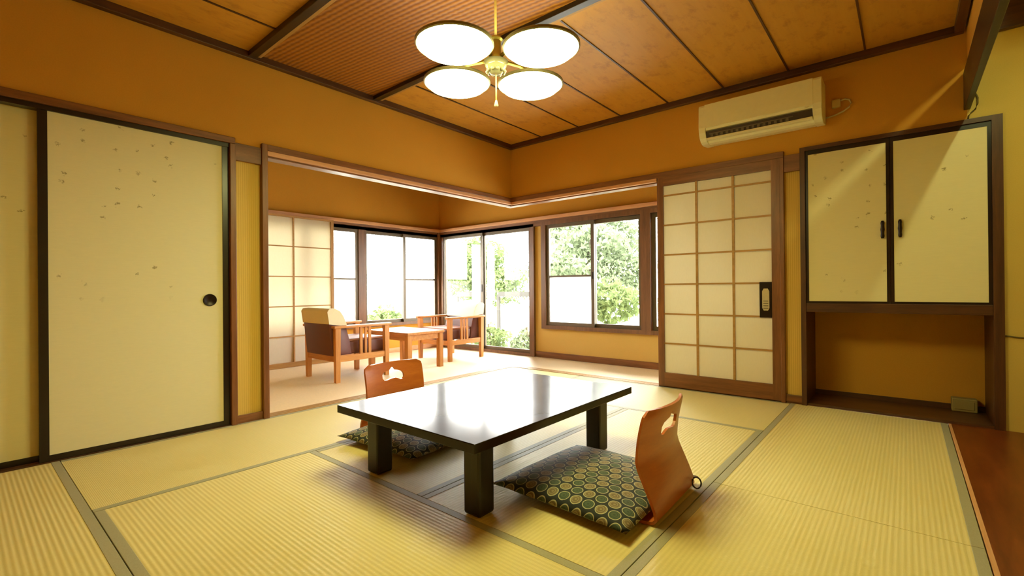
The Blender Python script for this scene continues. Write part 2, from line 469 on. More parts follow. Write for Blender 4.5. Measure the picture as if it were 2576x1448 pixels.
# right wall frame of the lattice door
trim('red_x', 1.655, 2.628, -0.022, 0.06, 1.80, 1.847, bev=0.003)
trim('red_z', 2.60, 2.628, -0.022, 0.06, 0.0, 1.80, bev=0.003)
trim('red_z', 1.655, 1.683, 0.0, 0.06, 0.0, 1.80, bev=0.003)
trim('red_x', 1.66, 2.735, 0.0, 0.06, -0.03, 0.012)
trim('red_x', 2.628, 2.73, -0.012, 0.004, 1.692, 1.815, bev=0.002)
trim('red_x', 2.628, 2.73, -0.008, 0.012, 0.012, 0.062, bev=0.002)
# alcove: hanging wall, moulding on its wall, floor edge
struct(box('wall_alcove_hanging', 'plaster', 3.60, 3.62, YB, 0.0, 2.19, 2.52))
trim('dark_x', 3.65, XT, -0.04, 0.0, 2.33, 2.50)
trim('pale_y', 3.502, 3.515, YB, -0.0, -0.03, 0.003)
alcove_beam = box('alcove_beam', 'brace', 3.585, 3.615, YB, -0.001, 1.91, 2.135, bev=0.003, origin=(3.6, -2.5, 1.91))
tag(alcove_beam, 'dark wooden beam hanging across the alcove opening at upper right', 'beam')

# --- outer walls of the corridor
b = MB()
b.box(XO - 0.10, XO, -2.75, YO, 1.72, 2.34); b.box(XO - 0.10, XO, -2.75, YO, -0.2, 0.385)
b.box(XO - 0.10, XO, -2.75, -2.05, 0.385, 1.72)
struct(b.build('wall_corridor_left', 'plaster'))
b = MB()
b.box(XO - 0.10, XE, YO, YO + 0.10, 1.72, 2.34)
struct(b.build('wall_corridor_right', 'plaster')); b = MB()
b.box(-0.275, -0.155, YO, YO + 0.10, 0.0, 1.72)
b.box(-0.155, XE, YO, YO + 0.10, -0.2, 0.385); b.box(2.3, XE, YO, YO + 0.10, 0.385, 1.72)
struct(b.build('wall_corridor_right_lower', 'plaster_c'))  # low wall takes its daylight from the paler plaster colour
struct(box('wall_corridor_end', 'plaster', XE, XE + 0.06, 0.062, YO + 0.10, -0.03, 1.84))
struct(box('wall_corridor_end_upper', 'plaster', XE, XE + 0.06, 0.10, YO + 0.10, 1.84, 2.34))
struct(box('wall_corridor_front', 'plaster', XO - 0.10, -0.10, -2.83, -2.75, -0.03, 2.34))
trim('pale_y', XO, XO + 0.07, -2.75, YO, 1.705, 1.745, bev=0.004)
trim('pale_x', XO + 0.07, XE, YO - 0.07, YO, 1.705, 1.745, bev=0.004)
trim('frame_y', XO, XO + 0.035, -2.05, YO, 1.635, 1.705)
trim('frame_x', XO + 0.035, XE, YO - 0.035, YO, 1.635, 1.705)
trim('frame_z', XO - 0.06, XO + 0.06, YO - 0.075, YO + 0.06, 0.0, 1.705, bev=0.004)
trim('red_x', -0.275, XE, YO - 0.016, YO, 0.0, 0.07, bev=0.003)
trim('pale_y', XO, XO + 0.016, -2.75, YO - 0.07, 0.0, 0.06, bev=0.003)

# --- windows
def sash(parent, plane, a0, a1, z0, z1, d, fr=0.042, mid=None, lower='glass', mat='alu'):
    """one framed sash in the plane x = d (plane 'x') or y = d (plane 'y') from a0 to a1."""
    def bx(m, u0, u1, w0, w1, t=0.014):
        if plane == 'x': m.box(d - t, d + t, u0, u1, w0, w1)
        else: m.box(u0, u1, d - t, d + t, w0, w1)
    m = MB()
    bx(m, a0, a0 + fr, z0, z1); bx(m, a1 - fr, a1, z0, z1)
    bx(m, a0 + fr, a1 - fr, z0, z0 + fr); bx(m, a0 + fr, a1 - fr, z1 - fr, z1)
    if mid: bx(m, a0 + fr, a1 - fr, mid - 0.011, mid + 0.011)
    f = m.build('sash', mat, parent)
    zs = [(z0 + fr, z1 - fr, 'glass')] if not mid else [(z0 + fr, mid - 0.011, lower), (mid + 0.011, z1 - fr, 'glass')]
    for w0, w1, mt in zs:
        m = MB(); bx(m, a0 + fr, a1 - fr, w0, w1, 0.002); m.build('pane', mt, f)
    return f
def window_frame(parent, plane, d0, d1, a0, a1, z0, z1, posts, w=0.04, mat='frame_z'):
    m = MB()
    def bx(u0, u1, w0, w1):
        if plane == 'x': m.box(d0, d1, u0, u1, w0, w1)
        else: m.box(u0, u1, d0, d1, w0, w1)
    bx(a0, a1, z0 - w, z0); bx(a0, a1, z1, z1 + w)
    for p0, p1 in posts: bx(p0, p1, z0, z1)
    return m.build('window_frame', mat, parent)
W1 = struct(empty('window_1', (XO, -0.6, 0.41)))
window_frame(W1, 'x', XO - 0.05, XO + 0.035, -2.05, 0.715, 0.41, 1.635, [(-0.60, -0.495), (-2.05, -2.0)])
sash(W1, 'x', -2.0, -1.30, 0.41, 1.635, XO - 0.02, mid=1.0, lower='frost')
sash(W1, 'x', -1.32, -0.60, 0.41, 1.635, XO + 0.010, mid=1.0, lower='frost')
sash(W1, 'x', -0.495, 0.155, 0.41, 1.635, XO - 0.02)
sash(W1, 'x', 0.105, 0.715, 0.41, 1.635, XO + 0.010, mid=1.0, lower='frost')
W2 = struct(empty('window_2', (-1.1, YO, 0.03)))
window_frame(W2, 'y', YO - 0.035, YO + 0.05, -2.03, -0.275, 0.035, 1.635, [(-0.345, -0.275), (-2.03, -1.975)], 0.035)
sash(W2, 'y', -1.975, -1.17, 0.035, 1.635, YO - 0.012, 0.04)
s2 = sash(W2, 'y', -1.20, -0.345, 0.035, 1.635, YO + 0.018, 0.04)
box('latch', 'iron', -1.195, -1.175, YO - 0.032, YO - 0.02, 0.82, 0.92, parent=s2)
W3 = struct(empty('window_3', (0.9, YO, 0.39)))
window_frame(W3, 'y', YO - 0.045, YO + 0.05, -0.155, 2.30, 0.405, 1.635, [(-0.155, -0.085), (1.155, 1.265), (2.25, 2.30)], 0.045)
s3 = sash(W3, 'y', -0.085, 0.585, 0.405, 1.635, YO - 0.012, mid=1.0, lower='frost')
box('latch', 'iron', 0.56, 0.58, YO - 0.036, YO - 0.022, 0.96, 1.04, parent=s3)
sash(W3, 'y', 0.545, 1.155, 0.405, 1.635, YO + 0.018)
sash(W3, 'y', 1.265, 1.80, 0.405, 1.635, YO + 0.018)
sash(W3, 'y', 1.76, 2.25, 0.405, 1.635, YO - 0.012, mid=1.0, lower='frost')

# ================================================================== TATAMI
def mat(x0, x1, y0, y1, axis, label):
    cx, cy = (x0 + x1) / 2, (y0 + y1) / 2
    r = empty('tatami_mat', (cx, cy, -0.03), label, 'tatami mat', 'tatami mats covering the floor')
    e = 0.0015; h = 0.034
    if axis == 'x':
        box('rush_surface', 'tatami_x', x0 + e, x1 - e, y0 + h, y1 - h, -0.031, 0.0, parent=r)
        for a, c in ((y0 + e, y0 + h), (y1 - h, y1 - e)):
            box('cloth_border', 'heri', x0 + e, x1 - e, a, c, -0.031, 0.0012, parent=r, bev=0.0012)
    else:
        box('rush_surface', 'tatami_y', x0 + h, x1 - h, y0 + e, y1 - e, -0.031, 0.0, parent=r)
        for a, c in ((x0 + e, x0 + h), (x1 - h, x1 - e)):
            box('cloth_border', 'heri', a, c, y0 + e, y1 - e, -0.031, 0.0012, parent=r, bev=0.0012)
    return r
mat(0.0, 0.885, -1.79, 0.0, 'y', 'tatami mat along the sunroom threshold, at the inner corner of the room')
mat(0.0, 0.885, -3.595, -1.79, 'y', 'tatami mat lying along the foot of the flecked sliding door')
mat(0.0, 1.77, -4.48, -3.595, 'x', 'tatami mat in the lower left corner of the photo')
mat(1.77, 3.50, -4.48, -3.595, 'x', 'tatami mat nearest the camera, mostly below the frame')
mat(0.885, 2.655, -3.595, -2.70, 'x', 'bright tatami mat in the lower centre, in front of the black table')
mat(0.885, 1.77, -2.70, -0.88, 'y', 'tatami mat under the left half of the black table')
mat(1.77, 2.655, -2.70, -0.88, 'y', 'tatami mat under the near patterned cushion')
mat(0.885, 2.655, -0.88, -0.0, 'x', 'tatami mat in front of the lattice paper door')
mat(2.655, 3.50, -1.80, 0.0, 'y', 'tatami mat in front of the low wall niche')
mat(2.655, 3.50, -3.595, -1.80, 'y', 'tatami mat at lower right beside the brown alcove board')

# ================================================================== FUSUMA DOORS
def fusuma_door(y0, y1, x, paper_mat, label, handle):
    r = empty('fusuma_panel', (x, (y0 + y1) / 2, 0.006), label, 'sliding door', 'opaque paper sliding doors', 'thing')
    z0, z1, w = 0.006, 1.80, 0.036
    m = MB()
    m.box(x - 0.022, x, y0, y0 + w, z0, z1); m.box(x - 0.022, x, y1 - w, y1, z0, z1)
    m.box(x - 0.022, x, y0 + w, y1 - w, z0, z0 + 0.03); m.box(x - 0.022, x, y0 + w, y1 - w, z1 - 0.024, z1)
    m.build('frame', 'black', r)
    box('paper_face', paper_mat, x - 0.018, x - 0.004, y0 + w, y1 - w, z0 + 0.03, z1 - 0.024, parent=r)
    if handle is not None:
        m = MB(); c = (x - 0.004, handle, 0.802)
        m.lathe([(0.0, 0.002), (0.022, 0.002), (0.027, 0.005), (0.037, 0.006), (0.038, 0.0)], c, 28, 'x')
        h = m.build('finger_pull', 'iron', r, smooth=40)
    return r
fusuma_door(-3.668, -2.805, -0.004, 'fus1', 'flecked paper sliding door with a round dark finger pull', -2.914)
fusuma_door(-4.50, -3.63, -0.045, 'fus2', 'paper sliding door cut off by the left edge, set behind its neighbour', None)

# ================================================================== SHOJI SCREENS
def lattice(r, plane, d, us, zs, u0, u1, z0, z1, stile_l, stile_r, top, bot, mf, mk, th=0.028, bar=0.013):
    """paper lattice door; us / zs are bar centre lines"""
    def bx(m, a0, a1, w0, w1, t0, t1):
        if plane == 'y': m.box(a0, a1, d + t0, d + t1, w0, w1)
        else: m.box(d - t1, d - t0, a0, a1, w0, w1)
    m = MB(); bx(m, u0, u0 + stile_l, z0, z1, 0, th); m.build('stile', mf + 'z', r)
    m = MB(); bx(m, u1 - stile_r, u1, z0, z1, 0, th); m.build('stile', mf + 'z', r)
    hx = 'x' if plane == 'y' else 'y'
    m = MB(); bx(m, u0 + stile_l, u1 - stile_r, z1 - top, z1, 0, th); m.build('top_rail', mf + hx, r)
    m = MB(); bx(m, u0 + stile_l, u1 - stile_r, z0, z0 + bot, 0, th); m.build('bottom_rail', mf + hx, r)
    m = MB()
    for u in us: bx(m, u - bar / 2 - 0.002, u + bar / 2 + 0.002, z0 + bot, z1 - top, 0.004, 0.016)
    for z in zs: bx(m, u0 + stile_l, u1 - stile_r, z - bar / 2, z + bar / 2, 0.006, 0.014)
    m.build('lattice', mk, r)
    m = MB(); bx(m, u0 + stile_l, u1 - stile_r, z0 + bot, z1 - top, 0.0165, 0.0185); m.build('paper', 'paper', r)
sr = empty('shoji_screen', (2.15, 0.0, 0.012), 'lattice paper door with a black pull plate, beside the narrow ribbed strip', 'sliding door', 'lattice paper doors', 'thing')
lattice(sr, 'y', -0.018, [1.995, 2.276], [1.64, 1.387, 1.133, 0.882, 0.629, 0.377], 1.672, 2.606, 0.012, 1.80, 0.045, 0.062, 0.075, 0.115, 'red_', 'kumiko_x')
hp = box('pull_plate', 'iron', 2.46, 2.543, -0.020, -0.0015, 0.622, 0.890, parent=sr, bev=0.002)
oc = [(2.489, 0.675), (2.517, 0.675), (2.527, 0.695), (2.527, 0.82), (2.517, 0.84), (2.489, 0.84), (2.479, 0.82), (2.479, 0.695)]
m = MB().prism(oc, 'y', -0.0225, -0.019); m.build('inlay', 'pewter', hp)
m = MB()
for k in range(4): m.box(2.486, 2.520, -0.0240, -0.0222, 0.69 + 0.018 * k, 0.696 + 0.018 * k)
m.build('etched_waves', 'ac_fin', hp)
sl = empty('shoji_screen', (-1.98, -1.5, 0.0), 'glowing lattice paper screen behind the left armchair', 'sliding door', 'lattice paper doors', 'thing')
lattice(sl, 'x', -1.975, [-1.468], [1.354, 1.015, 0.680, 0.345], -1.945, -0.985, 0.0, 1.70, 0.03, 0.035, 0.02, 0.055, 'kumiko_', 'kumiko_y')
sl2 = empty('shoji_screen', (-2.02, -2.3, 0.0), 'lattice paper screen at the left end of the sunroom, behind the post', 'sliding door', 'lattice paper doors', 'thing')
lattice(sl2, 'x', -2.012, [-2.37], [1.354, 1.015, 0.680, 0.345], -2.745, -1.90, 0.0, 1.70, 0.03, 0.035, 0.02, 0.055, 'kumiko_', 'kumiko_y')

# ================================================================== WALL CABINET + NICHE
cb = empty('wall_cabinet', (3.24, 0.0, 0.0), 'built-in wall cabinet with two flecked paper doors above a low niche', 'cabinet')
box('side_post', 'dark_z', 2.729, 2.760, -0.016, 0.42, 0.0, 1.85, parent=cb)
box('side_post', 'dark_z', 3.702, 3.748, -0.016, 0.42, 0.0, 1.85, parent=cb)
box('top_rail', 'dark_x', 2.760, 3.702, -0.016, 0.42, 1.822, 1.85, parent=cb)
box('shelf', 'dark_x', 2.760, 3.702, -0.012, 0.42, 0.672, 0.735, parent=cb, bev=0.003)
box('back_panel', 'plaster', 2.760, 3.702, 0.42, 0.45, 0.0, 1.85, parent=cb)
box('niche_floor', 'niche_floor', 2.760, 3.702, 0.004, 0.42, 0.0, 0.018, parent=cb)
box('skirting', 'niche_floor', 2.760, 3.702, 0.405, 0.42, 0.018, 0.05, parent=cb)
def cab_door(x0, x1, hx, pm, lab):
    y = -0.004
    m = MB(); z0, z1 = 0.735, 1.822
    m.box(x0, x0 + 0.018, y, y + 0.02, z0, z1); m.box(x1 - 0.018, x1, y, y + 0.02, z0, z1)
    m.box(x0 + 0.018, x1 - 0.018, y, y + 0.02, z0, z0 + 0.014); m.box(x0 + 0.018, x1 - 0.018, y, y + 0.02, z1 - 0.03, z1)
    d = m.build('door', 'black', cb); d['label'] = lab
    box('paper_face', pm, x0 + 0.018, x1 - 0.018, y + 0.002, y + 0.016, z0 + 0.014, z1 - 0.03, parent=d)
    m = MB(); m.tube([(hx, y - 0.010, 1.165 + 0.115 * k / 8) for k in range(9)], [0.008, 0.011, 0.0095, 0.010, 0.012, 0.010, 0.0095, 0.011, 0.007], 10)
    m.tube([(hx, y - 0.008, 1.18), (hx, y + 0.003, 1.18)], 0.006); m.tube([(hx, y - 0.008, 1.265), (hx, y + 0.003, 1.265)], 0.006)
    m.build('handle', 'iron', d, smooth=True)
cab_door(2.760, 3.232, 3.194, 'cab1', 'left flecked paper door')
cab_door(3.234, 3.702, 3.283, 'cab2', 'right flecked paper door')
ob = empty('outlet_box', (3.595, 0.36, 0.018), 'small beige box on the floor at the right end of the low niche', 'box')
m = MB(); m.box(3.535, 3.66, 0.33, 0.40, 0.018, 0.105, bev=0.006); m.build('body', 'boxp', ob)
box('faceplate', 'boxp', 3.55, 3.645, 0.326, 0.331, 0.035, 0.09, parent=ob, bev=0.002)

# ================================================================== AIR CONDITIONER
ac = empty('air_conditioner', (2.487, -0.1, 1.975), 'ivory wall-mounted air conditioner above the lattice door', 'air conditioner')
prof = [(0.0, 2.262), (-0.185, 2.262), (-0.198, 2.255), (-0.203, 2.24), (-0.205, 2.085), (-0.200, 2.062), (-0.178, 2.055), (-0.150, 2.008), (-0.150, 1.995), (-0.135, 1.978), (-0.10, 1.972), (0.0, 1.985)]
m = MB(); m.prism(prof, 'x', 2.125, 2.845); m.build('body', 'ac', ac)
endp = [(0.0, 2.262), (-0.188, 2.262), (-0.203, 2.255), (-0.209, 2.24), (-0.211, 2.085), (-0.206, 2.045), (-0.190, 2.008), (-0.165, 1.985), (-0.135, 1.974), (-0.10, 1.970), (0.0, 1.982)]
for a, c in ((2.085, 2.135), (2.835, 2.888)):
    m = MB(); m.prism(endp, 'x', a, c, bev=0.004); m.build('end_cap', 'ac', ac)
box('front_panel', 'ac', 2.13, 2.84, -0.212, -0.200, 2.078, 2.258, parent=ac, bev=0.003)
m = MB(); m.prism([(-0.2015, 2.052), (-0.176, 2.05), (-0.155, 2.012), (-0.158, 2.004), (-0.186, 2.004)], 'x', 2.136, 2.834)
lip = m.build('outlet', 'ac_dark', ac)
m = MB()
for k in range(15): x = 2.17 + 0.036 * k; m.box(x, x + 0.018, -0.198, -0.185, 2.008, 2.030)
m.box(2.16, 2.72, -0.202, -0.188, 2.028, 2.034)
m.build('louvre', 'ac_fin', lip)
box('lower_lip', 'ac', 2.135, 2.835, -0.196, -0.150, 1.990, 2.006, parent=ac, bev=0.004)
box('display', 'cover', 2.79, 2.815, -0.2105, -0.205, 2.068, 2.076, parent=ac)
po = empty('power_outlet', (2.952, -0.02, 2.113), 'power socket with looped white cable right of the air conditioner', 'socket')
m = MB(); m.box(2.925, 2.975, -0.03, 0.0, 2.085, 2.14, bev=0.006); m.build('socket', 'plastic', po)
m = MB(); m.tube([(2.975, -0.02, 2.125), (3.0, -0.025, 2.128), (3.025, -0.025, 2.118), (3.035, -0.022, 2.095), (3.022, -0.02, 2.07), (2.99, -0.015, 2.05), (2.94, -0.012, 2.035), (2.889, -0.012, 2.028)], 0.006)
m.build('cable', 'plastic', po, smooth=True)

# ================================================================== ALCOVE LAMP + CABLES
fl = empty('fluorescent_lamp', (3.81, -1.1, 2.37), 'glowing tube lamp hidden behind the alcove beam', 'lamp')
m = MB(); m.tube([(3.81, -0.50, 2.365), (3.81, -1.70, 2.365)], 0.014, 12); m.build('tube', 'tube', fl, smooth=40)
box('housing', 'ac', 3.785, 3.835, -1.76, -0.44, 2.40, 2.50, parent=fl)
for y in (-0.49, -1.71): box('holder', 'ac', 3.795, 3.825, y - 0.012, y + 0.012, 2.345, 2.40, parent=fl)
m = MB(); m.tube([(3.612, -0.006, 2.03), (3.634, -0.007, 2.005), (3.646, -0.008, 1.97), (3.645, -0.008, 1.935), (3.636, -0.007, 1.905), (3.618, -0.006, 1.888), (3.606, -0.006, 1.872), (3.604, -0.006, 1.851)], 0.004)
tag(m.build('lamp_cable', 'cable', origin=(3.63, -0.006, 1.85), smooth=True), 'thin cable curling from the alcove beam down to the cabinet top', 'cable')
m = MB(); m.tube([(3.749, -0.005, 0.556), (3.80, -0.005, 0.549), (3.87, -0.005, 0.547), (4.0, -0.005, 0.552), (4.2, -0.005, 0.55)], 0.004)
tag(m.build('wall_cable', 'cable', origin=(3.95, -0.005, 0.55), smooth=True), 'thin cable running across the alcove wall right of the cabinet', 'cable')

# ================================================================== PENDANT LAMP
LX, LY, LZ = 1.795, -2.243, 1.905
pl = empty('pendant_lamp', (LX, LY, LZ), 'four-shade ceiling pendant lamp glowing above the black table', 'lamp')
m = MB(); m.lathe([(0.0, 2.378), (0.05, 2.378), (0.062, 2.39), (0.065, 2.416), (0.0, 2.416)], (LX, LY, 0)); m.build('ceiling_rose', 'metal', pl, smooth=40)
m = MB(); m.tube([(LX, LY, 2.06), (LX, LY, 2.38)], 0.006); m.build('cord', 'cord', pl, smooth=True)
m = MB(); m.lathe([(0.0, 2.07), (0.030, 2.07), (0.034, 2.062), (0.025, 2.055), (0.026, 1.99), (0.040, 1.97), (0.052, 1.955), (0.05, 1.935), (0.0, 1.935)], (LX, LY, 0)); m.build('hub', 'metal', pl, smooth=35)
gc = MB().lathe([(0.0, 1.893), (0.024, 1.895), (0.036, 1.906), (0.050, 1.930), (0.060, 1.955), (0.055, 1.955), (0.044, 1.930), (0.0, 1.928)], (LX, LY, 0)).build('glass_cup', 'crystal', pl, smooth=True)
m = MB()
for k in range(10):
    a = 2 * PI * k / 10; m.lathe([(0.0, -0.010), (0.008, -0.006), (0.011, 0), (0.008, 0.006), (0.0, 0.010)], (LX + 0.041 * math.cos(a), LY + 0.041 * math.sin(a), 1.910), 8)
m.build('beads', 'crystal', gc, smooth=True)
m = MB(); m.tube([(LX, LY, 1.893), (LX, LY, 1.765)], 0.0035); pc = m.build('pull_cord', 'cord', pl, smooth=True)
m = MB(); m.lathe([(0.0, 1.772), (0.004, 1.769), (0.010, 1.745), (0.009, 1.740), (0.0, 1.739)], (LX, LY, 0), 14); m.build('knob', 'cord', pc, smooth=40)
for k in range(4):
    a = k * PI / 2; dx, dy = math.cos(a), math.sin(a)
    sx, sy = LX + 0.272 * dx, LY + 0.272 * dy
    m = MB(); m.tube([(LX + 0.02 * dx, LY + 0.02 * dy, 1.975), (LX + 0.10 * dx, LY + 0.10 * dy, 1.985), (LX + 0.18 * dx, LY + 0.18 * dy, 2.0), (sx, sy, 2.003)], 0.009, 8); m.build('arm', 'metal', pl, smooth=True)
    m = MB(); m.lathe([(0.0, -0.020), (0.06, -0.018), (0.11, -0.010), (0.145, 0.004), (0.160, 0.020), (0.164, 0.030)], (sx, sy, LZ), 32)
    sh = m.build('shade', 'opal', pl, smooth=True)
    m = MB(); m.lathe([(0.168, 0.022), (0.174, 0.026), (0.174, 0.036), (0.166, 0.040), (0.166, 0.030), (0.168, 0.022)], (sx, sy, LZ), 32); m.build('rim', 'steel', sh, smooth=40)
    m = MB(); m.lathe([(0.166, 0.034), (0.12, 0.055), (0.05, 0.066), (0.0, 0.068)], (sx, sy, LZ), 32); m.build('top_glass', 'opal_top', sh, smooth=True)
    m = MB(); m.lathe([(0.0, 0.066), (0.032, 0.066), (0.028, 0.085), (0.0, 0.086)], (sx, sy, LZ), 16); m.build('socket', 'metal', sh, smooth=40)

# ================================================================== LOW TABLE
tb = empty('low_table', (1.72, -2.19, 0.0), 'low black lacquered dining table in the middle of the tatami', 'table')
box('table_top', 'lacquer', 1.27, 2.17, -2.79, -1.585, 0.285, 0.32, parent=tb, bev=0.003)
m = MB(); m.box(1.37, 2.08, -2.66, -2.63, 0.255, 0.285); m.box(1.37, 2.08, -1.775, -1.745, 0.255, 0.285)
m.box(1.385, 1.41, -2.63, -1.775, 0.255, 0.285); m.box(2.04, 2.065, -2.63, -1.775, 0.255, 0.285); m.build('apron', 'legs', tb)
for x in (1.358, 2.007):
    for y in (-2.69, -1.795):
        m = MB(); m.box(x, x + 0.085, y, y + 0.085, 0.0015, 0.285, bev=0.010); m.build('leg', 'legs', tb)

# ================================================================== FLOOR CHAIRS
def zaisu_mesh():
    """bent plywood shell: local x points backwards, z up; seat in front, back rises at x ~ 0"""
    prof = [(-0.40, 0.006), (-0.30, 0.006), (-0.20, 0.006), (-0.12, 0.006), (-0.06, 0.006), (-0.03, 0.007), (-0.008, 0.012), (0.003, 0.024), (0.0, 0.05), (-0.012, 0.09), (-0.030, 0.14), (-0.046, 0.185), (-0.052, 0.215), (-0.050, 0.245), (-0.046, 0.285), (-0.039, 0.325), (-0.030, 0.365), (-0.021, 0.402)]
    # refine
    P = []
    for i in range(len(prof) - 1):
        for k in range(2): P.append(tuple(prof[i][j] + (prof[i + 1][j] - prof[i][j]) * k / 2 for j in (0, 1)))
    P.append(prof[-1])
    NW = 16; HW = 0.213
    b = bmesh.new(); rows = []
    top = P[-1][1]
    for x, z in P:
        hw = HW
        d = top - z
        if z > 0.2 and d < 0.035: hw = HW - 0.035 + math.sqrt(max(0, 0.035 ** 2 - (0.035 - d) ** 2))
        if z < 0.01 and x < -0.36: hw = HW - 0.03
        row = []
        for i in range(NW + 1):
            u = -1 + 2 * i / NW
            bow = 0.034 * (1 - u * u) * min(1, max(0, (z - 0.02) / 0.18))
            row.append(b.verts.new((x + bow - 0.017 * min(1, max(0, (z - 0.02) / 0.18)), u * hw, z)))
        rows.append(row)
    for A, B in zip(rows, rows[1:]):
        for i in range(NW): b.faces.new((A[i], A[i + 1], B[i + 1], B[i]))
    me = bpy.data.meshes.new('zaisu_shell'); b.to_mesh(me); b.free()
    o = bpy.data.objects.new('tmp', me); COL.objects.link(o)
    sm = o.modifiers.new('s', 'SOLIDIFY'); sm.thickness = 0.011; sm.offset = 0.0
    # cloud-shaped hand hole
    out = [(-0.066, 0.302), (-0.058, 0.292), (-0.044, 0.290), (-0.030, 0.298), (-0.014, 0.304), (0.010, 0.302), (0.040, 0.296), (0.056, 0.298), (0.066, 0.310), (0.066, 0.328), (0.054, 0.342), (0.036, 0.346), (0.018, 0.350), (0.006, 0.362), (-0.004, 0.368), (-0.012, 0.360), (-0.018, 0.348), (-0.034, 0.344), (-0.056, 0.336), (-0.066, 0.322)]
    out = [(a * 1.2, 0.326 + (z - 0.326) * 1.1) for a, z in out]
    cm = MB(); cm.prism(out, 'x', -0.3, 0.3); cu = cm.build('tmpcut', 'ply')
    bo = o.modifiers.new('b', 'BOOLEAN'); bo.operation = 'DIFFERENCE'; bo.object = cu; bo.solver = 'EXACT'
    bpy.context.view_layer.update()
    dg = bpy.context.evaluated_depsgraph_get()
    res = bpy.data.meshes.new_from_object(o.evaluated_get(dg))
    bpy.data.objects.remove(o); bpy.data.objects.remove(cu)
    res.materials.clear(); res.materials.append(M['ply'])
    for f in res.polygons: f.use_smooth = True
    try: res.set_sharp_from_angle(angle=math.radians(40))
    except Exception: pass
    res.name = 'plywood_shell'
    return res
ZM = zaisu_mesh()
def zaisu(x, y, rz, label):
    o = bpy.data.objects.new('zaisu_chair', ZM); COL.objects.link(o)
    o.location = (x, y, 0.0012); o.rotation_euler = (0, 0, rz)
    return tag(o, label, 'floor chair', 'legless bentwood floor chairs')
zaisu(2.612, -2.125, math.radians(2), 'amber bentwood legless chair seen from behind, right of the black table')
zaisu(0.805, -2.165, math.radians(180), 'amber bentwood legless chair facing us beyond the black table')

def cushion_obj(cx, cy, rz, label, loop):
    N = 28; W, D, T = 0.315, 0.320, 0.052
    b = bmesh.new()
    def layer(sign):
        g = []
        for i in range(N + 1):
            row = []
            for j in range(N + 1):
                u = -1 + 2 * i / N; v = -1 + 2 * j / N
                h = max(0.0, (1 - abs(u) ** 3.2) * (1 - abs(v) ** 3.2)) ** 0.55
                pin = 1 - 0.045 * (1 - (u * v) ** 2) * (max(abs(u), abs(v)) ** 4)
                wob = 0.0025 * math.sin(9 * u + 4 * v) * math.sin(7 * v - 3 * u) if sign > 0 else 0
                z = T * 0.45 + (T * h + wob * h if sign > 0 else -T * 0.45 * min(1, h * 1.6))
                row.append(b.verts.new((u * W * pin, v * D * pin, max(z, 0.0))))
            g.append(row)
        return g
    A, B = layer(1), layer(-1)
    for g, s in ((A, 1), (B, -1)):
        for i in range(N):
            for j in range(N):
                q = (g[i][j], g[i + 1][j], g[i + 1][j + 1], g[i][j + 1])
                b.faces.new(q if s > 0 else q[::-1])
    bmesh.ops.remove_doubles(b, verts=b.verts[:], dist=0.0004)
    r = empty('floor_cushion', (cx, cy, 0.0135), label, 'cushion', 'patterned floor cushions')
    mb = MB(); mb.b.free(); mb.b = b
    bmesh.ops.translate(b, verts=b.verts[:], vec=r.location)
    mb.build('cushion_cover', 'cushion', r, smooth=True)
    if loop:
        c = Vector((cx, cy, 0.0135))
        m = MB(); pts = []
        for k in range(16):
            a = 2 * PI * k / 16
            pts.append(c + Vector((loop[0] + 0.019 * math.cos(a), loop[1] + 0.004 * math.sin(a), 0.022 + 0.022 * math.sin(a))))
        m.tube(pts, 0.0032, 6, closed=True); m.build('elastic_loop', 'strap', r, smooth=True)
    r.rotation_euler = (0, 0, rz)
    return r
cushion_obj(2.288, -2.178, math.radians(-2), 'roundel-patterned cushion on the near legless chair', (0.334, 0.25))
cushion_obj(1.15, -2.22, math.radians(3), 'dark patterned cushion half hidden under the far side of the table', None)

